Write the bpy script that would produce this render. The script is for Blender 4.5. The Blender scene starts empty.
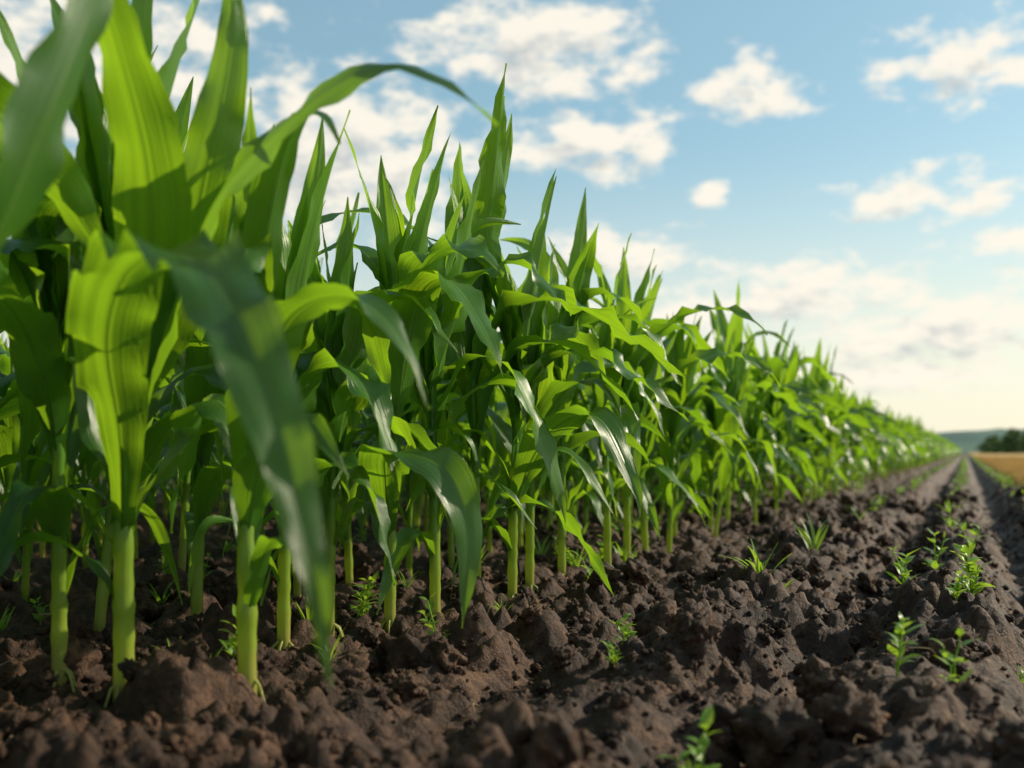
import bpy, math, random
import numpy as np
from mathutils import Vector, Matrix, Euler, noise as mnoise
R = math.radians
scene = bpy.context.scene
SUN_AZ, SUN_EL = 46.0, 30.0

# ------------------------------------------------------------------ utils
def newmat(name):
    m = bpy.data.materials.new(name); m.use_nodes = True
    nt = m.node_tree; nt.nodes.clear()
    return m, nt
class NB:
    def __init__(s, nt): s.nt = nt
    def n(s, typ, **kw):
        nd = s.nt.nodes.new(typ)
        ins = kw.pop('ins', {})
        for k, v in kw.items(): setattr(nd, k, v)
        for k, v in ins.items():
            if isinstance(v, bpy.types.NodeSocket): s.nt.links.new(v, nd.inputs[k])
            else: nd.inputs[k].default_value = v
        return nd
    def link(s, a, b): s.nt.links.new(a, b)
    def math(s, op, a, b=None, c=None, clamp=False):
        nd = s.nt.nodes.new('ShaderNodeMath'); nd.operation = op; nd.use_clamp = clamp
        for i, v in enumerate((a, b, c)):
            if v is None: continue
            if isinstance(v, bpy.types.NodeSocket): s.nt.links.new(v, nd.inputs[i])
            else: nd.inputs[i].default_value = v
        return nd.outputs[0]
    def ramp(s, fac, stops):
        nd = s.nt.nodes.new('ShaderNodeValToRGB')
        el = nd.color_ramp.elements
        while len(el) < len(stops): el.new(0.5)
        for e, (p, c) in zip(el, stops):
            e.position = p; e.color = (*c, 1) if len(c) == 3 else c
        s.nt.links.new(fac, nd.inputs[0])
        return nd.outputs[0]
    def mix(s, fac, a, b, blend='MIX'):
        nd = s.nt.nodes.new('ShaderNodeMix'); nd.data_type = 'RGBA'; nd.blend_type = blend
        for k, v in ((0, fac), (6, a), (7, b)):
            if isinstance(v, bpy.types.NodeSocket): s.nt.links.new(v, nd.inputs[k])
            else: nd.inputs[k].default_value = v if k == 0 else ((*v, 1) if len(v) == 3 else v)
        return nd.outputs[2]

# ------------------------------------------------------------------ materials
def leaf_material(name, dark, light, transl, vein=1.0, tf=0.42):
    m, nt = newmat(name); b = NB(nt)
    uv = b.n('ShaderNodeUVMap'); uv.uv_map = 'UVMap'
    sep = b.n('ShaderNodeSeparateXYZ', ins={0: uv.outputs[0]})
    u, v = sep.outputs[0], sep.outputs[1]
    oi = b.n('ShaderNodeObjectInfo')
    geo = b.n('ShaderNodeNewGeometry')
    cu = b.math('ABSOLUTE', b.math('SUBTRACT', u, 0.5))
    comb = b.n('ShaderNodeCombineXYZ', ins={0: b.math('MULTIPLY', u, 26.0), 1: b.math('MULTIPLY', v, 1.4), 2: b.math('MULTIPLY', oi.outputs['Random'], 30.0)})
    veins = b.n('ShaderNodeTexNoise', ins={'Vector': comb.outputs[0], 'Scale': 1.0, 'Detail': 2.0, 'Roughness': 0.65})
    vf = b.n('ShaderNodeMapRange', ins={0: veins.outputs[0], 1: .3, 2: .7}).outputs[0]
    tc = b.n('ShaderNodeTexCoord')
    big = b.n('ShaderNodeTexNoise', ins={'Vector': tc.outputs['Object'], 'Scale': 9.0, 'Detail': 2.0})
    at = b.n('ShaderNodeAttribute', attribute_name='tint')
    f = b.math('ADD', b.math('MULTIPLY', vf, 0.46), b.math('MULTIPLY', big.outputs[0], 0.6))
    f = b.math('ADD', f, b.math('MULTIPLY', b.math('SUBTRACT', at.outputs['Fac'], 0.5), 0.6))
    f = b.math('ADD', f, b.math('MULTIPLY', b.math('SUBTRACT', oi.outputs['Random'], 0.5), 0.3), clamp=True)
    col = b.ramp(f, [(0.2, dark), (0.85, light)])
    rib = b.math('SUBTRACT', 1.0, b.math('DIVIDE', cu, 0.04), clamp=True)
    rib = b.math('MULTIPLY', rib, b.math('SUBTRACT', 1.0, b.math('MULTIPLY', v, 0.75)))
    col = b.mix(b.math('MULTIPLY', rib, 0.7 * vein), col, (0.28, 0.44, 0.10))
    tip = b.math('MULTIPLY', b.math('SUBTRACT', v, 0.88, clamp=True), 6.0, clamp=True)
    tip = b.math('MULTIPLY', tip, big.outputs[0])
    col = b.mix(tip, col, (0.26, 0.24, 0.06))
    col = b.mix(b.math('MULTIPLY', geo.outputs['Backfacing'], 0.25), col, (0.11, 0.24, 0.05))
    bump = b.n('ShaderNodeBump', ins={'Strength': 0.6 * vein, 'Distance': 0.003, 'Height': b.math('ADD', veins.outputs[0], b.math('MULTIPLY', rib, 1.5))})
    pr = b.n('ShaderNodeBsdfPrincipled', ins={'Base Color': col, 'Roughness': 0.31, 'Normal': bump.outputs[0]})
    pr.inputs['Specular IOR Level'].default_value = 0.65
    tcol = b.mix(b.math('MULTIPLY', vf, 0.6), transl, tuple(c * 0.45 for c in transl))
    tcol = b.mix(b.math('MULTIPLY', rib, 0.5), tcol, (0.10, 0.16, 0.02))
    tcol = b.mix(b.math('MULTIPLY', b.math('SUBTRACT', 1.0, at.outputs['Fac'], clamp=True), .5), tcol, (.08, .29, .015))
    tr = b.n('ShaderNodeBsdfTranslucent', ins={'Color': tcol, 'Normal': bump.outputs[0]})
    mx = b.n('ShaderNodeMixShader', ins={0: tf, 1: pr.outputs[0], 2: tr.outputs[0]})
    out = b.n('ShaderNodeOutputMaterial'); b.link(mx.outputs[0], out.inputs[0])
    return m
M_LEAF = leaf_material('corn_leaf', (0.014, 0.068, 0.012), (0.092, 0.245, 0.014), (0.50, 0.80, 0.02), tf=.46)
M_WEED = leaf_material('seedling_leaf', (0.09, 0.20, 0.02), (0.22, 0.38, 0.04), (0.58, 0.80, 0.06), vein=0.4, tf=0.45)

def stalk_material():
    m, nt = newmat('corn_stalk'); b = NB(nt)
    tc = b.n('ShaderNodeTexCoord')
    sep = b.n('ShaderNodeSeparateXYZ', ins={0: tc.outputs['Object']})
    mp = b.n('ShaderNodeMapping', ins={'Vector': tc.outputs['Object'], 'Scale': (160, 160, 5)})
    nz = b.n('ShaderNodeTexNoise', ins={'Vector': mp.outputs[0], 'Scale': 1.0, 'Detail': 3.0})
    zf = b.math('ADD', b.math('MULTIPLY', sep.outputs[2], 2.6), b.math('MULTIPLY', b.math('SUBTRACT', nz.outputs[0], 0.5), 0.9), clamp=True)
    col = b.ramp(zf, [(0.0, (0.34, 0.30, 0.08)), (0.28, (0.25, 0.34, 0.035)), (0.9, (0.09, 0.24, 0.02))])
    bump = b.n('ShaderNodeBump', ins={'Strength': 0.7, 'Distance': 0.002, 'Height': nz.outputs[0]})
    pr = b.n('ShaderNodeBsdfPrincipled', ins={'Base Color': col, 'Roughness': 0.34, 'Normal': bump.outputs[0]})
    tr = b.n('ShaderNodeBsdfTranslucent', ins={'Color': (0.7, 0.82, 0.07, 1)})
    mx = b.n('ShaderNodeMixShader', ins={0: 0.32, 1: pr.outputs[0], 2: tr.outputs[0]})
    out = b.n('ShaderNodeOutputMaterial'); b.link(mx.outputs[0], out.inputs[0])
    return m
M_STALK = stalk_material()

def soil_material(name, k=1.0):
    m, nt = newmat(name); b = NB(nt)
    geo = b.n('ShaderNodeNewGeometry')
    P = geo.outputs['Position']
    n1 = b.n('ShaderNodeTexNoise', ins={'Vector': P, 'Scale': 6.0, 'Detail': 4.0, 'Roughness': 0.65})
    n2 = b.n('ShaderNodeTexNoise', ins={'Vector': P, 'Scale': 45.0, 'Detail': 5.0, 'Roughness': 0.72})
    f = b.math('ADD', b.math('MULTIPLY', n1.outputs[0], 0.5), b.math('MULTIPLY', n2.outputs[0], 0.5))
    col = b.ramp(f, [(0.36, (0.016*k, 0.0070*k, 0.0045*k)), (0.5, (0.054*k, 0.0245*k, 0.013*k)), (0.67, (0.18*k, 0.090*k, 0.046*k))])
    bump = b.n('ShaderNodeBump', ins={'Strength': 1.0, 'Distance': 0.016, 'Height': n2.outputs[0]})
    pr = b.n('ShaderNodeBsdfPrincipled', ins={'Base Color': col, 'Roughness': 0.66, 'Normal': bump.outputs[0]})
    pr.inputs['Specular IOR Level'].default_value = 0.35
    out = b.n('ShaderNodeOutputMaterial'); b.link(pr.outputs[0], out.inputs[0])
    return m
M_SOIL = soil_material('soil')

def simple_noise_mat(name, c1, c2, scale, rough=0.9, tf=0.0):
    m, nt = newmat(name); b = NB(nt)
    geo = b.n('ShaderNodeNewGeometry')
    n1 = b.n('ShaderNodeTexNoise', ins={'Vector': geo.outputs['Position'], 'Scale': scale, 'Detail': 5.0, 'Roughness': 0.65})
    col = b.ramp(n1.outputs[0], [(0.35, c1), (0.65, c2)])
    pr = b.n('ShaderNodeBsdfPrincipled', ins={'Base Color': col, 'Roughness': rough})
    pr.inputs['Specular IOR Level'].default_value = 0.2
    res = pr.outputs[0]
    if tf > 0:
        tr = b.n('ShaderNodeBsdfTranslucent', ins={'Color': col})
        res = b.n('ShaderNodeMixShader', ins={0: tf, 1: res, 2: tr.outputs[0]}).outputs[0]
    out = b.n('ShaderNodeOutputMaterial'); b.link(res, out.inputs[0])
    return m
M_WHEAT = simple_noise_mat('ripe_crop', (0.42, 0.25, 0.08), (0.66, 0.44, 0.17), 3.0, tf=0.2)
M_TREE = simple_noise_mat('far_foliage', (0.08, 0.14, 0.05), (0.15, 0.22, 0.07), 0.4, tf=0.2)  # lightened foliage: distance haze is painted into the colour
M_HILL = simple_noise_mat('far_hill', (0.055, 0.11, 0.095), (0.12, 0.19, 0.14), 0.012)  # bluish tone stands in for air haze, no volume used
M_BARK = simple_noise_mat('bark', (0.05, 0.035, 0.025), (0.1, 0.07, 0.05), 6.0)
M_STRAW = simple_noise_mat('straw', (0.20, 0.13, 0.07), (0.42, 0.31, 0.18), 40.0)

# ------------------------------------------------------------------ numpy noise
def _h(ix, iy, seed):
    h = (ix.astype(np.int64) * 374761393 + iy.astype(np.int64) * 668265263 + seed * 1442695041) & 0xFFFFFFFF
    h = ((h ^ (h >> 13)) * 1274126177) & 0xFFFFFFFF
    h = ((h ^ (h >> 15)) * 2246822519) & 0xFFFFFFFF
    return ((h ^ (h >> 16)) & 0xFFFFFF) / float(0xFFFFFF)
def gn(x, y, seed=0):
    ix = np.floor(x); iy = np.floor(y); fx = x - ix; fy = y - iy
    ux = fx*fx*fx*(fx*(fx*6-15)+10); uy = fy*fy*fy*(fy*(fy*6-15)+10)
    def g(a, c):
        t = _h(ix + a, iy + c, seed) * 2 * np.pi
        return np.cos(t) * (fx - a) + np.sin(t) * (fy - c)
    x0 = g(0, 0)*(1-ux) + g(1, 0)*ux; x1 = g(0, 1)*(1-ux) + g(1, 1)*ux
    return (x0*(1-uy) + x1*uy) * 1.4
def fbm(x, y, o=4, seed=0, ridg=False):
    s = 0; a = 1.0; t = 0
    for i in range(o):
        v = gn(x, y, seed + i*17)
        if ridg: v = 0.5 - np.abs(v)*1.6
        s = s + a*v; t += a; a *= 0.55; x = x*2.03 + 11.3; y = y*2.03 - 7.7
    return s/t
def clods(x, y, cell, seed, prob=0.8):
    X = x/cell; Y = y/cell; ix = np.floor(X); iy = np.floor(Y)
    best = np.zeros_like(X)
    for dx in (-1, 0, 1):
        for dy in (-1, 0, 1):
            cx = ix + dx; cy = iy + dy
            px = cx + _h(cx, cy, seed); py = cy + _h(cx, cy, seed+5)
            r = 0.22 + 0.48*_h(cx, cy, seed+9)
            on = _h(cx, cy, seed+13) < prob
            d2 = (X-px)**2 + ((Y-py)*(0.8+0.5*_h(cx, cy, seed+3)))**2
            q = np.clip(1 - d2/(r*r), 0, 1)
            hh = r*q**.66*on
            best = np.maximum(best, hh)
    return best*cell
def ss(a, b, x):
    t = np.clip((x-a)/(b-a), 0, 1); return t*t*(3-2*t)

def height(x, y):
    x = np.asarray(x, float); y = np.asarray(y, float)
    xw = x + 0.04*fbm(x*1.5, y*0.8, 2, 91)
    G = lambda c, w: np.exp(-((xw-c)/w)**2)
    z = 0.024*G(-1.17, 0.2) - 0.034*G(-0.80, 0.13) + 0.048*G(-0.50, 0.12) - 0.075*G(-0.27, 0.10) + 0.046*G(-0.04, 0.11)
    z = z - 0.080*G(0.19, 0.09) + 0.050*G(0.40, 0.10) - 0.055*G(0.58, 0.08)
    inner = 1-ss(-2.0, -1.5, xw)
    z = z + inner*0.02*np.cos((xw+1.17)/0.56*2*np.pi)
    far = 1.0/(1.0 + np.maximum(y, 0)/18.0)
    side = 1 - ss(0.7, 1.2, x)*0.8
    wx = x + 0.036*fbm(x*11, y*11, 3, 31); wy = y + 0.036*fbm(x*11+50, y*11, 3, 47)
    d = 0.050*fbm(x*2.6, y*2.6, 3, 3) + 0.040*fbm(x*9, y*9, 4, 7)
    rough = 0.55 + 1.05*ss(-0.25, 0.35, fbm(x*1.7, y*1.7, 2, 77))
    rough = rough*(1 - 0.5*G(0.19, 0.14))
    d = d + rough*(0.52*clods(wx, wy, 0.15, 11, 0.55) + 0.80*clods(wx*1.02+3, wy, 0.078, 12, 0.7))
    wx2 = x + 0.012*fbm(x*30, y*30, 2, 35); wy2 = y + 0.012*fbm(x*30+9, y*30, 2, 36)
    nearf = 1 - ss(7, 14, y)
    d = d + nearf*rough*(0.75*clods(wx2, wy2, 0.050, 14, 0.7) + 0.5*clods(wx2, wy2+7, 0.028, 15, 0.65)) + nearf*0.009*fbm(x*40, y*40, 3, 21, True)
    z = z + (d - 0.056)*side*(0.3 + 0.7*far)
    return z*(1 - ss(60, 200, np.abs(y))) * (1 - ss(25, 80, np.abs(x)))

# ------------------------------------------------------------------ ground sheet
def axis_y():
    ys = list(-np.geomspace(1500, 0.6, 40)); y = -0.4
    while y < 0.6: ys.append(y); y += 0.05
    while y < 1500:
        ys.append(y); y += max(0.0070, 0.0054*y) if y < 60 else 0.05*y
    ys.append(1800); return np.array(ys)
def axis_x():
    a = list(-np.geomspace(1500, 4.2, 40)); x = -4.1
    while x < -2.2: a.append(x); x += 0.035
    while x < 0.95: a.append(x); x += 0.0082
    while x < 1.8: a.append(x); x += 0.03
    a += list(np.geomspace(1.85, 1500, 46)); return np.array(a)
ys, xs = axis_y(), axis_x()
GX, GY = np.meshgrid(xs, ys)
GZ = height(GX, GY)
ny, nx = GX.shape
co = np.stack([GX, GY, GZ], -1).reshape(-1, 3).astype(np.float32)
idx = np.arange(nx*ny).reshape(ny, nx)
quads = np.stack([idx[:-1, :-1], idx[:-1, 1:], idx[1:, 1:], idx[1:, :-1]], -1).reshape(-1, 4)
me = bpy.data.meshes.new('ground')
me.vertices.add(len(co)); me.vertices.foreach_set('co', co.ravel())
me.loops.add(quads.size); me.loops.foreach_set('vertex_index', quads.ravel().astype(np.int32))
me.polygons.add(len(quads)); me.polygons.foreach_set('loop_start', np.arange(0, quads.size, 4, dtype=np.int32))
me.update(calc_edges=True)
me.polygons.foreach_set('use_smooth', np.ones(len(quads), bool))
me.materials.append(M_SOIL)
ground = bpy.data.objects.new('ground', me); scene.collection.objects.link(ground)

# ------------------------------------------------------------------ mesh builder
class MB:
    def __init__(s): s.V = []; s.F = []; s.UV = []; s.T = []; s.M = []
    def obj(s, name, mats):
        me = bpy.data.meshes.new(name); me.from_pydata(s.V, [], s.F); me.update()
        for m in mats: me.materials.append(m)
        me.polygons.foreach_set('material_index', s.M)
        me.polygons.foreach_set('use_smooth', [True]*len(s.F))
        uvl = me.uv_layers.new(name='UVMap')
        vi = np.zeros(len(me.loops), np.int32); me.loops.foreach_get('vertex_index', vi)
        uvl.data.foreach_set('uv', np.array(s.UV, np.float32)[vi].ravel())
        a = me.attributes.new('tint', 'FLOAT', 'POINT'); a.data.foreach_set('value', np.array(s.T, np.float32))
        return me

def catmull(pts, n):
    P = [Vector(p) for p in pts]; P = [P[0]*2-P[1]] + P + [P[-1]*2-P[-2]]
    segs = len(P)-3; dense = []
    for i in range(segs):
        a, b_, c, d = P[i:i+4]
        for k in range(12):
            t = k/12
            dense.append(0.5*((2*b_)+(c-a)*t+(2*a-5*b_+4*c-d)*t*t+(3*b_-a-3*c+d)*t**3))
    dense.append(P[-2])
    L = [0]
    for i in range(1, len(dense)): L.append(L[-1]+(dense[i]-dense[i-1]).length)
    out = []; j = 0
    for i in range(n+1):
        t = L[-1]*i/n
        while j < len(L)-2 and L[j+1] < t: j += 1
        f = (t-L[j])/max(1e-9, L[j+1]-L[j]); out.append(dense[j].lerp(dense[j+1], min(1, f)))
    return out, L[-1]

def add_leaf(mb, path, hw, rng, nW=8, foldb=1.15, foldm=0.32, wave=1.0, tint=0.5, twist=0.0, basew=0.36, mat=0, tipw=1.9, D=None, S0=None):
    n = len(path)-1
    if D is None:
        D = path[-1]-path[0]
    D = Vector((D.x, D.y, 0)); 
    if D.length < 1e-4: D = Vector((1, 0, 0))
    D.normalize()
    if S0 is None: S0 = D.cross(Vector((0, 0, 1)))
    S0 = Vector(S0)
    length = sum((path[i+1]-path[i]).length for i in range(n))
    fr = rng.uniform(5.0, 8.0)*length; p1 = rng.uniform(0, 6.28); p2 = rng.uniform(0, 6.28); fr2 = fr*rng.uniform(0.8, 1.25)
    base = len(mb.V)
    pk = rng.uniform(0.28, 0.42)
    S = S0
    for i, C in enumerate(path):
        s = i/n
        T = (path[min(n, i+1)]-path[max(0, i-1)]).normalized()
        S = (S0 - T*S0.dot(T)).normalized()
        N = S.cross(T)
        tw = twist*s*s + 0.12*math.sin(s*5+p1)
        ct, st = math.cos(tw), math.sin(tw)
        S_, N_ = S*ct + N*st, N*ct - S*st
        up = min(1, s/pk); up = up*up*(3-2*up)
        w = hw*(basew+(1-basew)*up)
        if s > pk: w *= max(0.0, 1-((s-pk)/(1-pk))**tipw)
        w = max(w, 0.0012)
        fold = foldm+(foldb-foldm)*max(0, 1-s/0.28)**1.4
        wf = wave*min(1, s*4)*(0.3+0.7*math.sin(min(1, s*1.15)*math.pi)**0.5 if s < 0.87 else 0.4)
        for k in range(nW+1):
            u = k/nW*2-1; au = abs(u)
            ph = p1 if u < 0 else p2; f_ = fr if u < 0 else fr2
            wv = wf*hw*0.28*(au**2.2)*(math.sin(f_*s*6.283*0.9+ph)+0.4*math.sin(f_*s*14+ph*2))
            fa = fold*(1-0.35*au)
            p = C + S_*(u*w*math.cos(fa)) + N_*(au*w*math.sin(fa)) + N_*wv
            mb.V.append(p[:]); mb.UV.append(((u+1)/2, s)); mb.T.append(tint)
    for i in range(n):
        for k in range(nW):
            a = base+i*(nW+1)+k
            mb.F.append((a, a+1, a+nW+2, a+nW+1)); mb.M.append(mat)

def add_tube(mb, pts, radii, sides=10, mat=1, tint=0.5):
    base = len(mb.V); n = len(pts)
    for i, C in enumerate(pts):
        T = (pts[min(n-1, i+1)]-pts[max(0, i-1)]).normalized()
        A = T.cross(Vector((0.3, 1, 0.02))).normalized(); B = T.cross(A)
        for k in range(sides):
            a = k/sides*2*math.pi
            mb.V.append((C+(A*math.cos(a)+B*math.sin(a))*radii[i])[:]); mb.UV.append((k/sides, i/(n-1))); mb.T.append(tint)
    for i in range(n-1):
        for k in range(sides):
            a = base+i*sides+k; c = base+i*sides+(k+1) % sides
            mb.F.append((a, c, c+sides, a+sides)); mb.M.append(mat)

def leaf_path(start, az, L, phi0, phi1, p, n, rng, drift=0.3, bend=None):
    pts = [Vector(start)]; dr = rng.uniform(-drift, drift)
    for i in range(n):
        s = (i+0.5)/n
        if bend:
            sb, wd = bend
            t = min(1, max(0, (s-sb+wd)/(2*wd))); t = t*t*(3-2*t)
            t = 0.78*t+0.22*s
        else: t = s**p
        phi = phi0+(phi1-phi0)*t
        a = az+dr*s*s
        pts.append(pts[-1]+Vector((math.sin(phi)*math.cos(a), math.sin(phi)*math.sin(a), math.cos(phi)))*(L/n))
    return pts

def make_corn(seed, H=1.3, nL=26, nW=8, az0=None, custom=(), skip=(), sides=10, girth=1.0):
    rng = random.Random(seed); mb = MB()
    if az0 is None: az0 = rng.gauss(0, 0.7)
    lx, ly = rng.uniform(-0.05, 0.05), rng.uniform(-0.05, 0.05)
    top = 0.52*H
    def sp(z): t = z/H; return Vector((lx*t*t*2, ly*t*t*2, z))
    nlow = rng.choice([6, 7, 7, 8])
    nodes = [H*(0.115+0.38*(i/(nlow-1))**0.92)+rng.uniform(-.014, .014) for i in range(nlow)]
    zs = [-0.06]; z = 0
    dzs = .018 if nL > 15 else .06
    while z < top: zs.append(z); z += dzs
    pts = [sp(z) for z in zs]; rad = []
    for z in zs:
        r = (0.0135-0.0065*(max(0, z)/top)**1.2)*girth
        for q in nodes:
            dz = z-q
            if -0.02 < dz <= 0: r += 0.0024*(1+dz/0.02)
            if abs(z-q*0.55) < 0.012: r += 0.0014
        rad.append(r*(1+0.03*math.sin(z*60+seed)))
    add_tube(mb, pts, rad, sides)
    if nL > 28:
        for k in range(6):
            a = k/6*6.283+rng.uniform(-.3, .3); r = rng.uniform(.03, .045)
            add_tube(mb, [Vector((0, 0, .022)), Vector((math.cos(a)*r*.6, math.sin(a)*r*.6, .005)), Vector((math.cos(a)*r, math.sin(a)*r, -.04))], [.003, .003, .002], 5)
    side = rng.choice([0, 1])
    for i, z in enumerate(nodes):
        if i in skip: continue
        t = i/(nlow-1)
        az = az0+math.pi*((i+side) % 2)+rng.gauss(0, 0.45)
        L = H*(0.25+0.30*math.sin(math.pi*(0.10+0.62*t)))*rng.uniform(0.78, 1.22)
        hw = (0.020+0.043*min(1, t*1.5+.12))*rng.uniform(0.80, 1.15)*(H/1.3)
        phi0 = rng.uniform(0.25, 0.6)*(1.15-0.55*t)
        phi1 = rng.uniform(2.4, 3.05)-0.7*t*rng.random()
        st = sp(z)+Vector((math.cos(az), math.sin(az), 0))*0.004
        bend = (rng.uniform(.34, .62), rng.uniform(.15, .30)) if rng.random() < .8 else None
        pa = leaf_path(st-Vector((0, 0, 0.03)), az, L, phi0*0.6, phi1, rng.uniform(1.2, 1.9), nL, rng, .5, bend)
        add_leaf(mb, pa, hw, rng, nW, tint=rng.uniform(0.0, 0.65)+0.15*t, twist=rng.uniform(-1.3, 1.3), wave=rng.uniform(.6, 1.6), foldm=rng.uniform(.15, .45), D=Vector((math.cos(az), math.sin(az), 0)))
    nw = rng.choice([5, 6, 6])
    for i in range(nw):
        t = i/(nw-1)
        az = az0+math.pi*((i+side) % 2)+rng.gauss(0, 0.5)
        L = H*(0.53-0.10*t)*rng.uniform(0.78, 1.14)
        ph0 = rng.uniform(.04, .22)
        if rng.random() < .28*(1-t)+.05:
            phi1 = rng.uniform(1.2, 2.5); bend = (rng.uniform(.6, .8), .2)
        else:
            phi1 = rng.uniform(.12, .6)*(1-.4*t); bend = None
        hw = (0.054-0.016*t)*rng.uniform(.82, 1.12)*(H/1.3)
        st = sp(top*(0.90+0.10*t))
        pa = leaf_path(st-Vector((0, 0, 0.05)), az, L, ph0, phi1, rng.uniform(1.2, 2.2), nL, rng, .4, bend)
        add_leaf(mb, pa, hw, rng, nW, tint=rng.uniform(0.25, 1.0), twist=rng.uniform(-1.6, 1.6), wave=rng.uniform(.4, 1.0), foldm=rng.uniform(.35, .6), D=Vector((math.cos(az), math.sin(az), 0)))
    for c in custom:
        pa, L = catmull(c['pts'], nL+12)
        add_leaf(mb, pa, c.get('hw', .048), rng, nW, tint=c.get('tint', .5), twist=c.get('tw', 0.2), wave=c.get('wave', .7), foldm=c.get('fold', .3), basew=c.get('bw', .4), tipw=c.get('tipw', 1.9),
                 D=Vector(c['D']) if 'D' in c else None, S0=c.get('S0'))
    return mb.obj('corn_plant', [M_LEAF, M_STALK])

# ------------------------------------------------------------------ front-row plants
def hz(x, y): return float(height(np.array([x]), np.array([y]))[0])
def place(me, name, x, y, rot=0, s=1.0, dz=0.0, tilt=(0, 0)):
    o = bpy.data.objects.new(name, me); scene.collection.objects.link(o)
    o.location = (x, y, hz(x, y)+dz); o.rotation_euler = (tilt[0], tilt[1], rot); o.scale = (s, s, s); return o

def hero(seed, x, y, H, leaves=(), skip=(), az0=None, girth=1.0):
    cus = []
    for l in leaves:
        d = dict(l); d['pts'] = [(p[0]-x, p[1]-y, p[2]) for p in l['pts']]; cus.append(d)
    me = make_corn(seed, H, 30, 10, az0=az0, custom=cus, skip=skip, sides=14, girth=girth)
    o = bpy.data.objects.new('corn_plant', me); scene.collection.objects.link(o); o.location = (x, y, 0.0)
    return o

hero(101, -1.285, 1.25, 1.34, az0=0.5, girth=1.3, skip=(3, 5), leaves=[
    dict(pts=[(-1.275, 1.25, .42), (-1.171, 1.225, .596), (-1.03, 1.18, .78), (-.852, 1.15, .881), (-.723, 1.155, .925), (-.613, 1.15, .88), (-.547, 1.157, .82)], hw=.046, tint=.15, tw=.35, wave=.6, S0=(-.55, .45, .62)),
    dict(pts=[(-1.28, 1.24, .26), (-1.19, 1.15, .42), (-1.10, 1.04, .55), (-.98, .955, .622), (-.83, .88, .628), (-.69, .80, .56), (-.59, .757, .43), (-.54, .744, .302), (-.51, .735, .19)], hw=.057, tint=.45, tw=.25, wave=1.3, fold=.40, D=(.55, -.83, 0), tipw=2.2),
    dict(pts=[(-1.28, 1.25, .45), (-1.157, 1.23, .62), (-1.057, 1.189, .816), (-1.006, 1.19, 1.021), (-1.016, 1.186, 1.172)], hw=.048, tint=.65, tw=.3, D=(.6, -.8, 0)),
    dict(pts=[(-1.28, 1.25, .45), (-1.187, 1.2, .64), (-1.044, 1.063, .783), (-1.005, .971, .925), (-1.0, .918, 1.018), (-.99, .88, 1.12)], hw=.056, tint=.7, tw=.3, D=(.4, -.9, 0)),
])
hero(102, -1.117, 1.36, 1.10, az0=-0.4, girth=1.2, skip=(4,), leaves=[
    dict(pts=[(-1.117, 1.35, .34), (-1.05, 1.30, .47), (-.927, 1.227, .599), (-.799, 1.196, .62), (-.724, 1.209, .558), (-.678, 1.208, .458)], hw=.050, tint=.3, tw=.2, D=(.85, -.5, 0))])
hero(103, -1.22, .74, 1.3, az0=2.2, girth=1.2, leaves=[
    dict(pts=[(-1.22, .74, .36), (-1.10, .73, .50), (-.95, .731, .603), (-.889, .757, .75), (-.875, .817, .922), (-.86, .87, 1.05)], hw=.055, tint=.05, tw=.3)])
hero(104, -1.47, 1.28, 1.25)
hero(105, -1.27, 1.66, 1.12, az0=.3)
hero(106, -1.21, 1.975, 1.25, az0=.2, leaves=[
    dict(pts=[(-1.21, 1.97, .20), (-1.13, 1.83, .33), (-1.0, 1.633, .395), (-.865, 1.584, .371), (-.81, 1.587, .26), (-.806, 1.556, .09)], hw=.055, tint=.3, tw=.1, D=(.6, -.8, 0))])
hero(107, -1.30, 1.86, 1.0)
hero(108, -1.16, 2.10, 1.15, az0=.5)
hero(109, -1.20, 2.40, 1.38, az0=-.1)
hero(110, -1.12, 2.46, 1.2, az0=.4, leaves=[
    dict(pts=[(-1.12, 2.46, .22), (-1.04, 2.40, .37), (-.927, 2.325, .468), (-.819, 2.319, .479), (-.725, 2.307, .308), (-.71, 2.30, .24)], hw=.052, tint=.3, tw=.1, D=(.7, -.7, 0))])
hero(111, -1.16, 2.67, 1.18, az0=0.0)
hero(112, -1.17, 2.95, 1.28, az0=.2)
hero(113, -1.11, 3.22, 1.18, az0=-.3)
hero(114, -1.14, 3.53, 1.25, az0=.3)

# variants
VAR = [make_corn(300+i, 1.3, 18, 6, sides=8) for i in range(10)]
LOD = [make_corn(500+i, 1.3, 9, 2, sides=5) for i in range(6)]
rng = random.Random(5)
y = 3.8
while y < 9.5:
    place(rng.choice(VAR), 'corn_plant', -1.15+rng.gauss(0, .05), y, rng.choice([0, math.pi])+rng.gauss(0, .5), rng.uniform(.74, 1.04), -.01, (rng.gauss(0, .05), rng.gauss(0, .05)))
    y += rng.uniform(.17, .38)

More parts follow.
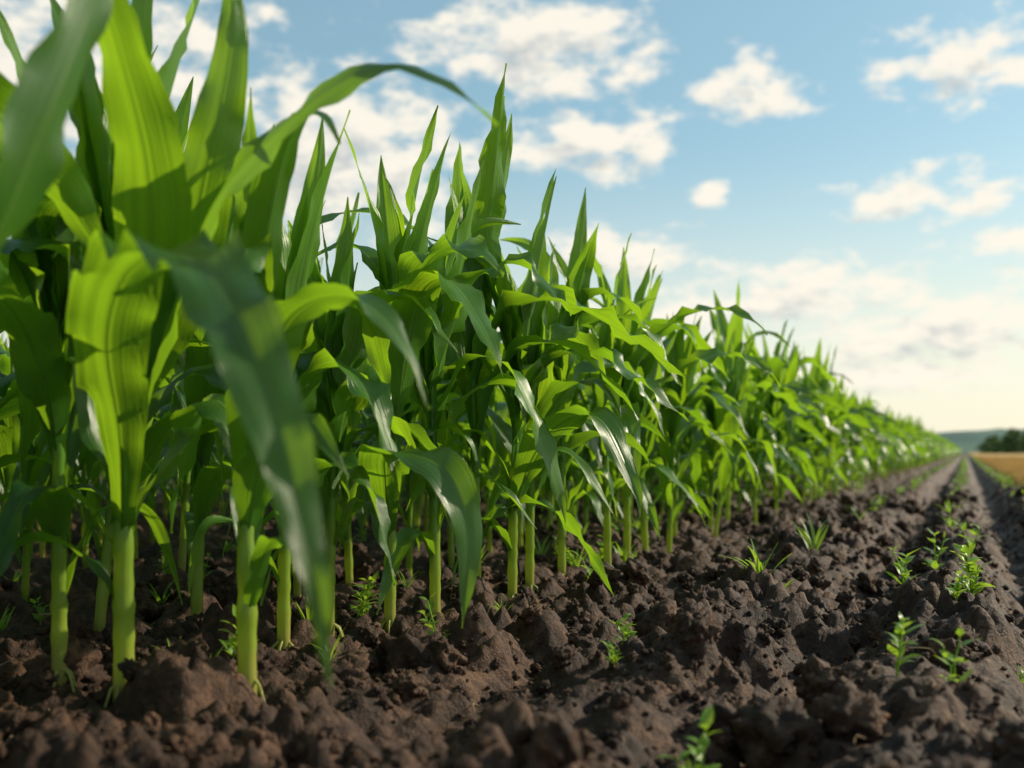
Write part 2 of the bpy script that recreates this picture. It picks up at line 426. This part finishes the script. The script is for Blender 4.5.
# ------------------------------------------------------------------ instancer
def src_collection(name, meshes):
    c = bpy.data.collections.new(name)
    for i, m in enumerate(meshes):
        o = bpy.data.objects.new('%s_%02d' % (name, i), m); c.objects.link(o)
    return c
def instancer(name, pts, rots, scls, idxs, coll):
    me = bpy.data.meshes.new(name); me.from_pydata([tuple(p) for p in pts], [], [])
    a = me.attributes.new('rot', 'FLOAT_VECTOR', 'POINT'); a.data.foreach_set('vector', np.array(rots, np.float32).ravel())
    a = me.attributes.new('scl', 'FLOAT_VECTOR', 'POINT'); a.data.foreach_set('vector', np.array(scls, np.float32).ravel())
    a = me.attributes.new('idx', 'INT', 'POINT'); a.data.foreach_set('value', np.array(idxs, np.int32))
    o = bpy.data.objects.new(name, me); scene.collection.objects.link(o)
    ng = bpy.data.node_groups.new(name+'_gn', 'GeometryNodeTree')
    ng.interface.new_socket('Geometry', in_out='INPUT', socket_type='NodeSocketGeometry')
    ng.interface.new_socket('Geometry', in_out='OUTPUT', socket_type='NodeSocketGeometry')
    gi = ng.nodes.new('NodeGroupInput'); go = ng.nodes.new('NodeGroupOutput')
    ci = ng.nodes.new('GeometryNodeCollectionInfo'); ci.inputs['Collection'].default_value = coll
    ci.inputs['Separate Children'].default_value = True; ci.inputs['Reset Children'].default_value = True
    ip = ng.nodes.new('GeometryNodeInstanceOnPoints'); ip.inputs['Pick Instance'].default_value = True
    def na(nm, t):
        x = ng.nodes.new('GeometryNodeInputNamedAttribute'); x.data_type = t; x.inputs['Name'].default_value = nm; return x.outputs['Attribute']
    L = ng.links.new
    L(gi.outputs[0], ip.inputs['Points']); L(ci.outputs[0], ip.inputs['Instance'])
    er = ng.nodes.new('FunctionNodeEulerToRotation'); L(na('rot', 'FLOAT_VECTOR'), er.inputs[0]); L(er.outputs[0], ip.inputs['Rotation'])
    L(na('scl', 'FLOAT_VECTOR'), ip.inputs['Scale']); L(na('idx', 'INT'), ip.inputs['Instance Index'])
    L(ip.outputs[0], go.inputs[0])
    md = o.modifiers.new('instances', 'NODES'); md.node_group = ng
    return o
def batch_h(P):
    a = np.array(P); return height(a[:, 0], a[:, 1])

def fill_rows(y0f, y1, step, near):
    P = []; 
    for r in range(12 if near else 8):
        x = -1.15-0.56*r
        y = y0f(r)
        while y < y1:
            P.append((x+rng.gauss(0, .035), y))
            y += rng.uniform(step*.8, step*1.25)
    return P
def emit(name, P, meshes, smin, smax, seed):
    rg = random.Random(seed); h = batch_h(P)
    pts = [(p[0], p[1], float(hh)-.01) for p, hh in zip(P, h)]
    rots = [(rg.gauss(0, .05), rg.gauss(0, .05), rg.choice([0, math.pi])+rg.gauss(0, .5)) for _ in P]
    s = [rg.uniform(smin, smax) for _ in P]
    return instancer(name, pts, rots, [(a, a, a) for a in s], [rg.randrange(len(meshes)) for _ in P], src_collection(name+'_src', meshes))
Pn = fill_rows(lambda r: 9.6 if r == 0 else (0.45-0.2*r if r < 3 else -1.0), 12, .30, True)
emit('corn_field', Pn, VAR, .76, 1.02, 1)
Pf = fill_rows(lambda r: 12, 60, .3, False)
Pf += [(x, y) for y in np.arange(60, 240, .55) for x in np.arange(-1.15, -5, -.75)]
Pf = [(x+rng.gauss(0, .03), y+rng.gauss(0, .05)) for x, y in Pf]
emit('corn_field', Pf, LOD, .74, 1.0, 2)

# ------------------------------------------------------------------ seedlings
def make_grassy(seed):
    rg = random.Random(seed); mb = MB()
    for i in range(rg.randint(9, 13)):
        az = rg.uniform(0, 6.28); L = rg.uniform(.06, .13)
        pa = leaf_path((rg.uniform(-.008, .008), rg.uniform(-.008, .008), -.01), az, L, rg.uniform(.1, .6), rg.uniform(.5, 1.6), 1.3, 8, rg)
        add_leaf(mb, pa, rg.uniform(.003, .0065), rg, 2, wave=.2, tint=rg.uniform(.3, .9), twist=rg.uniform(-.5, .5), foldb=.6, D=Vector((math.cos(az), math.sin(az), 0)))
    return mb.obj('seedling_plant', [M_WEED, M_WEED])
def make_broad(seed):
    rg = random.Random(seed); mb = MB()
    for st in range(rg.randint(2, 3)):
        a0 = rg.uniform(0, 6.28); H = rg.uniform(.06, .12); le = rg.uniform(.1, .5)
        pts = [Vector((math.cos(a0)*le*z*z/H, math.sin(a0)*le*z*z/H, z-.01))+Vector((rg.uniform(-.003, .003),)*3) for z in np.linspace(0, H, 6)]
        add_tube(mb, pts, [.0024-.0012*i/5 for i in range(6)], 6, tint=.8)
        for k in range(1, 6):
            for sgn in (0, 1):
                if rg.random() < .2: continue
                az = a0+k*1.4+sgn*math.pi+rg.gauss(0, .3); L = rg.uniform(.024, .055)*(1.2-.08*k)
                pa = leaf_path(pts[k], az, L, rg.uniform(.4, 1.0), rg.uniform(.9, 2.0), 1.2, 7, rg)
                add_leaf(mb, pa, L*rg.uniform(.16, .26), rg, 4, wave=.6, tint=rg.uniform(.3, 1), twist=rg.uniform(-.5, .5), foldb=.5, foldm=.25, basew=.15, tipw=2.0, D=Vector((math.cos(az), math.sin(az), 0)))
    return mb.obj('seedling_plant', [M_WEED, M_WEED])
GR = [make_grassy(i) for i in range(5)]; BR = [make_broad(20+i) for i in range(6)]
SEED = [(BR[0], -.104, 1.79, .95), (BR[1], -.02, 1.76, .95), (BR[2], -.15, 2.92, 1.25), (BR[3], .015, 2.78, 1.25), (GR[0], -.505, 2.72, 1.25), (BR[4], -.02, 2.50, .7),
        (GR[1], -.54, 4.0, 1.35), (BR[4], -.65, 2.03, .75), (BR[5], -.335, 1.34, 1.0), (GR[2], -.32, 1.36, .6), (GR[3], -.52, 5.6, 1.2), (BR[1], -.09, 3.5, 1.3), (BR[0], .02, 4.0, 1.3),
        (BR[4], -.60, 1.78, .5), (GR[4], -1.15, 1.65, .7), (GR[0], -1.03, 2.2, .5), (BR[5], -.60, 2.85, .4), (GR[1], -1.40, 1.5, .9), (GR[2], -.46, 2.78, .7), (GR[3], -.56, 2.9, .5), (BR[2], .10, 2.2, .4)]
for me_, x, y, s in SEED:
    place(me_, 'seedling_plant', x, y, x*37+y*11, s, 0.004)
P = []
for xc, d0, gap in ((-.05, 4.6, .26), (-.5, 6.6, .34), (.40, 3.0, .22)):
    y = d0
    while y < 90:
        P.append((xc+rng.gauss(0, .035), y)); y += rng.uniform(.3, 1.7)*gap*(1+y/30)
for _ in range(110):
    P.append((-1.75-0.56*rng.randrange(0, 4)+rng.gauss(.28, .12), rng.uniform(1.3, 9)))
for _ in range(18): P.append((rng.uniform(-1.3, -.95), rng.uniform(1.6, 12)))
h = batch_h(P)
instancer('seedling_row', [(p[0], p[1], float(q)) for p, q in zip(P, h)], [(rng.gauss(0, .1), rng.gauss(0, .1), rng.uniform(0, 6.28)) for _ in P],
          [(s_,)*3 for s_ in [rng.uniform(.5, 1.15) for _ in P]], [rng.randrange(11) for _ in P], src_collection('seedling_src', GR+BR))

# ------------------------------------------------------------------ soil clods
def make_clod(seed):
    import bmesh
    bm = bmesh.new(); bmesh.ops.create_icosphere(bm, subdivisions=4, radius=1.0)
    off = Vector((seed*7.3, seed*3.1, 1.7))
    for v in bm.verts:
        n = v.co.normalized()
        d = 1+0.42*mnoise.noise(n*1.2+off)+0.34*mnoise.noise(n*2.7+off)+0.26*mnoise.noise(n*6+off)+0.12*mnoise.noise(n*14+off)
        c = mnoise.voronoi(n*2.4+off)[0]; d += 0.30*(c[1]-c[0])
        v.co = Vector((n.x*d, n.y*d*0.88, n.z*d*0.72))
    me = bpy.data.meshes.new('clod'); bm.to_mesh(me); bm.free()
    me.polygons.foreach_set('use_smooth', [True]*len(me.polygons)); me.materials.append(M_SOIL); return me
CL = [make_clod(i+1) for i in range(8)]
rs = np.random.RandomState(3)
N0 = 38000
cy_ = 0.5+9.0*rs.rand(N0)**1.8; cx_ = rs.uniform(-2.4, 1.0, N0)
keep = fbm(cx_*2.0, cy_*2.0, 2, 55)+rs.uniform(-.3, .3, N0) > -.05
cs_ = np.minimum(.056, .0036/(rs.rand(N0)**.68+.042))*rs.uniform(.8, 1.2, N0)
keep &= ~((np.abs(cx_-.19) < .12) & (cs_ > .014))
keep &= ~((cy_ < 1.3) & (cs_ > .040))
for _, sx_, sy_, s_ in SEED:
    d2 = (cx_-sx_)**2+((cy_-sy_)*.45+.04)**2
    keep &= ~((d2 < .085**2) & (cs_ > .011))
cx_, cy_, cs_ = cx_[keep][:19000], cy_[keep][:19000], cs_[keep][:19000]
ch = height(cx_, cy_); n_ = len(cx_)
instancer('soil_clods', np.stack([cx_, cy_, ch+cs_*.22], -1).tolist(), np.stack([rs.uniform(0, 6.28, n_), rs.uniform(-.6, .6, n_), rs.uniform(0, 6.28, n_)], -1),
          np.stack([cs_]*3, -1), rs.randint(0, 8, n_), src_collection('clod_src', CL))

# straw / root debris
mb = MB()
sy = .8+7*rs.rand(260)**1.5; sx = rs.uniform(-2.0, .8, 260); sz = height(sx, sy)+.008
for x, y, z in zip(sx, sy, sz):
    a = rng.uniform(0, 6.28); L = rng.uniform(.015, .07); t = rng.gauss(0, .25)
    p0 = Vector((x, y, z)); d = Vector((math.cos(a), math.sin(a), t))*L
    b_ = Vector((rng.gauss(0, .1), rng.gauss(0, .1), .15))*L
    add_tube(mb, [p0-d*.5, p0-d*.15+b_*.7, p0+d*.2+b_, p0+d*.5], [.0009, .0014, .0012, .0006], 5, mat=0)
me = mb.obj('straw_debris', [M_STRAW]); o = bpy.data.objects.new('straw_debris', me); scene.collection.objects.link(o)

# ------------------------------------------------------------------ ripe field on the right
WX = .56
yy = np.concatenate([np.arange(9, 40, .5), np.geomspace(40, 600, 40)]); xx = np.concatenate([[WX, WX+.06], np.arange(WX+.15, 4, .25), np.geomspace(4, 300, 40)])
V = []; F = []
for j, Y in enumerate(yy):
    for i, X in enumerate(xx):
        z = .055+.015*mnoise.noise(Vector((X*2, Y, 0))) if i > 0 else -.06
        if j == 0: z = -.06
        V.append((X+.05*mnoise.noise(Vector((Y*.6, 0, 3))), Y, z))
n_ = len(xx)
for j in range(len(yy)-1):
    for i in range(n_-1):
        a = j*n_+i; F.append((a, a+1, a+n_+1, a+n_))
me = bpy.data.meshes.new('wheat_field'); me.from_pydata(V, [], F); me.materials.append(M_WHEAT)
o = bpy.data.objects.new('wheat_field', me); scene.collection.objects.link(o)
def make_tuft(seed):
    rg = random.Random(seed); mb = MB()
    for i in range(12):
        az = rg.uniform(0, 6.28)
        pa = leaf_path((rg.uniform(-.06, .06), rg.uniform(-.06, .06), -.02), az, rg.uniform(.08, .16), rg.uniform(0, .25), rg.uniform(.2, .9), 1.5, 3, rg)
        add_leaf(mb, pa, .004, rg, 2, wave=0)
    return mb.obj('stubble', [M_WHEAT])
TU = [make_tuft(i) for i in range(4)]
P = []
for _ in range(6000):
    y = 9*math.exp(rng.random()*2.2); P.append((WX+.02+.06*rng.random()+rng.random()**1.6*.09*y, y))
instancer('wheat_stubble', [(p[0], p[1], .03) for p in P], [(0, 0, rng.uniform(0, 6.28)) for _ in P], [(rng.uniform(.6, 1.0),)*3 for _ in P], [rng.randrange(4) for _ in P], src_collection('stubble_src', TU))

# ------------------------------------------------------------------ distant trees and hills
mb = MB(); rg = random.Random(9)
for i in range(120):
    X = 4.5+i*1.15+rg.uniform(-.6, .6); Y = 260+rg.uniform(-9, 9)+X*.15; Ht = rg.uniform(5.0, 6.6)*(1+.12*math.sin(i*.23)+.1*math.sin(i*.071+1))*min(1, .5+i*.05)
    add_tube(mb, [Vector((X, Y, -.2)), Vector((X, Y, Ht*.6))], [.18, .08], 5, mat=1)
    for k in range(170):
        ph = rg.uniform(0, 6.28); r = rg.random()**.5; zz = rg.random()
        rad = 2.3*(math.sin(math.pi*(.2+.75*zz)))*(.8+.3*math.sin(ph*3+i))
        C = Vector((X+math.cos(ph)*r*rad, Y+math.sin(ph)*r*rad, .1+zz*Ht))
        A = Vector((rg.gauss(0, 1), rg.gauss(0, 1), rg.gauss(0, 1))).normalized(); B = A.orthogonal().normalized(); s_ = rg.uniform(.3, .6)
        b0 = len(mb.V)
        for q in (A, B, -A, -B): mb.V.append((C+q*s_)[:]); mb.UV.append((0, 0)); mb.T.append(.5)
        mb.F.append((b0, b0+1, b0+2, b0+3)); mb.M.append(0)
me = mb.obj('distant_tree_line', [M_TREE, M_BARK]); o = bpy.data.objects.new('distant_tree_line', me); scene.collection.objects.link(o)
V = []; F = []; xs_ = np.linspace(-1200, 1200, 321)
for j, (Y, k) in enumerate([(640, 0), (680, .5), (740, .85), (820, 1), (950, .7), (1200, 0)]):
    for X in xs_:
        hgt = 17+6*mnoise.noise(Vector((X*.006, Y*.003, 2)))+3.0*mnoise.noise(Vector((X*.03, Y*.01, 5)))+1.6*mnoise.noise(Vector((X*.1, Y*.05, 5)))
        V.append((X, Y, hgt*k-.5))
n_ = len(xs_)
for j in range(5):
    for i in range(n_-1):
        a = j*n_+i; F.append((a, a+1, a+n_+1, a+n_))
me = bpy.data.meshes.new('hills'); me.from_pydata(V, [], F); me.materials.append(M_HILL)
me.polygons.foreach_set('use_smooth', [True]*len(F))
o = bpy.data.objects.new('hills', me); scene.collection.objects.link(o)

# ------------------------------------------------------------------ world: Nishita sky + clouds
w = bpy.data.worlds.new('World'); scene.world = w; w.use_nodes = True
nt = w.node_tree; nt.nodes.clear(); b = NB(nt)
CLOUDS = [(-23.5, 22.0, 8.8, 3.4), (-20.0, 17.2, 7.0, 2.2), (-34, 16, 11, 6), (-11, 19.5, 4.2, 1.8), (.3, 19.4, 5.4, 2.3), (-2.0, 13.4, 5.2, 1.7), (-13, 14.4, 1.8, .8),
          (-8.5, 8.6, 10, 2.2), (-.5, 6.6, 10, 2.8), (2.4, 10.8, 2.8, 1.0), (-18.5, 11.3, 6, 1.6), (-46, 17, 13, 9),
          (-6, 4.0, 14, 1.2), (-17, 7.5, 9, 1.8), (16, 13, 10, 3), (50, 18, 22, 5), (-90, 18, 20, 6), (110, 22, 25, 6), (-160, 20, 25, 7), (0, 46, 22, 7)]
g = bpy.data.node_groups.new('cloud_density', 'ShaderNodeTree')
g.interface.new_socket('P', in_out='INPUT', socket_type='NodeSocketVector'); g.interface.new_socket('D', in_out='OUTPUT', socket_type='NodeSocketFloat')
gb = NB(g); gi = gb.n('NodeGroupInput'); go = gb.n('NodeGroupOutput')
cur = None
for (a, e, rx, ry) in CLOUDS:
    vm = gb.n('ShaderNodeVectorMath', operation='MULTIPLY_ADD', ins={0: gi.outputs[0]})
    vm.inputs[1].default_value = (1/rx, 1/ry, 0); vm.inputs[2].default_value = (-a/rx, -e/ry, 0)
    ln = gb.n('ShaderNodeVectorMath', operation='LENGTH', ins={0: vm.outputs[0]}).outputs['Value']
    cur = ln if cur is None else gb.math('MINIMUM', cur, ln)
mp = gb.n('ShaderNodeMapping', ins={'Vector': gi.outputs[0], 'Scale': (.32, .62, 1)})
nz = gb.n('ShaderNodeTexNoise', ins={'Vector': mp.outputs[0], 'Scale': 1.0, 'Detail': 7.0, 'Roughness': .60, 'Distortion': .12})
nn = gb.math('MULTIPLY', gb.math('SUBTRACT', nz.outputs[0], .5), 3.3)
dd = gb.math('ADD', gb.math('SUBTRACT', .98, cur), nn)
gb.link(dd, go.inputs[0])

tc = b.n('ShaderNodeTexCoord')
nrm = b.n('ShaderNodeVectorMath', operation='NORMALIZE', ins={0: tc.outputs['Generated']})
sep = b.n('ShaderNodeSeparateXYZ', ins={0: nrm.outputs[0]})
az = b.math('MULTIPLY', b.math('ARCTAN2', sep.outputs[0], sep.outputs[1]), 57.2958)
el = b.math('MULTIPLY', b.math('ARCSINE', sep.outputs[2]), 57.2958)
pv = b.n('ShaderNodeCombineXYZ', ins={0: az, 1: el}).outputs[0]
def dens(v):
    n = nt.nodes.new('ShaderNodeGroup'); n.node_tree = g; nt.links.new(v, n.inputs[0]); return n.outputs[0]
D0 = dens(pv)
up = b.n('ShaderNodeVectorMath', operation='ADD', ins={0: pv}); up.inputs[1].default_value = (.6, 1.1, 0)
D1 = dens(up.outputs[0])
mr = b.n('ShaderNodeMapRange', interpolation_type='SMOOTHSTEP', ins={0: D0, 1: 0.0, 2: .75})
alpha = b.math('MULTIPLY', mr.outputs[0], .95)
sh = b.n('ShaderNodeMapRange', interpolation_type='SMOOTHSTEP', ins={0: D1, 1: .35, 2: 1.4}).outputs[0]
sky = b.n('ShaderNodeTexSky'); sky.sky_type = 'NISHITA'; sky.sun_disc = False
sky.sun_elevation = R(SUN_EL); sky.sun_rotation = R(SUN_AZ); sky.air_density = 1.0; sky.dust_density = 1.0; sky.ozone_density = 1.0
ccol = b.mix(sh, (9.3, 8.7, 7.5), (4.8, 5.2, 5.3))
hz_ = b.n('ShaderNodeMapRange', interpolation_type='SMOOTHSTEP', ins={0: el, 1: 18.0, 2: 0.0}).outputs[0]
skyt = b.mix(1.0, sky.outputs[0], (1.18, 1.38, 1.22), 'MULTIPLY')
skyt = b.mix(.32, skyt, (3.8, 6.2, 7.2))
skyc = b.mix(b.math('MULTIPLY', hz_, .82), skyt, (9.4, 8.6, 6.7))
fin = b.mix(alpha, skyc, ccol)
bg = b.n('ShaderNodeBackground', ins={'Color': fin, 'Strength': .11})
out = b.n('ShaderNodeOutputWorld'); b.link(bg.outputs[0], out.inputs[0])

# ------------------------------------------------------------------ sun
sd = bpy.data.lights.new('sun', 'SUN'); sd.energy = 5.0; sd.angle = R(.6); sd.color = (1, .89, .68)
so = bpy.data.objects.new('sun', sd); scene.collection.objects.link(so)
sv = Vector((math.sin(R(SUN_AZ))*math.cos(R(SUN_EL)), math.cos(R(SUN_AZ))*math.cos(R(SUN_EL)), math.sin(R(SUN_EL))))
so.rotation_euler = sv.to_track_quat('Z', 'Y').to_euler(); so.location = (5, 5, 8)

# ------------------------------------------------------------------ camera
cd = bpy.data.cameras.new('camera'); co_ = bpy.data.objects.new('camera', cd); scene.collection.objects.link(co_)
co_.location = (0, 0, .4); co_.rotation_euler = (R(90), 0, R(24.5))
cd.lens = 35; cd.sensor_width = 36; cd.shift_y = .0664; cd.clip_start = .02; cd.clip_end = 5000
cd.dof.use_dof = True; cd.dof.focus_distance = 2.4; cd.dof.aperture_fstop = 2.3
scene.camera = co_
scene.view_settings.view_transform = 'Standard'; scene.view_settings.look = 'None'; scene.view_settings.exposure = 0
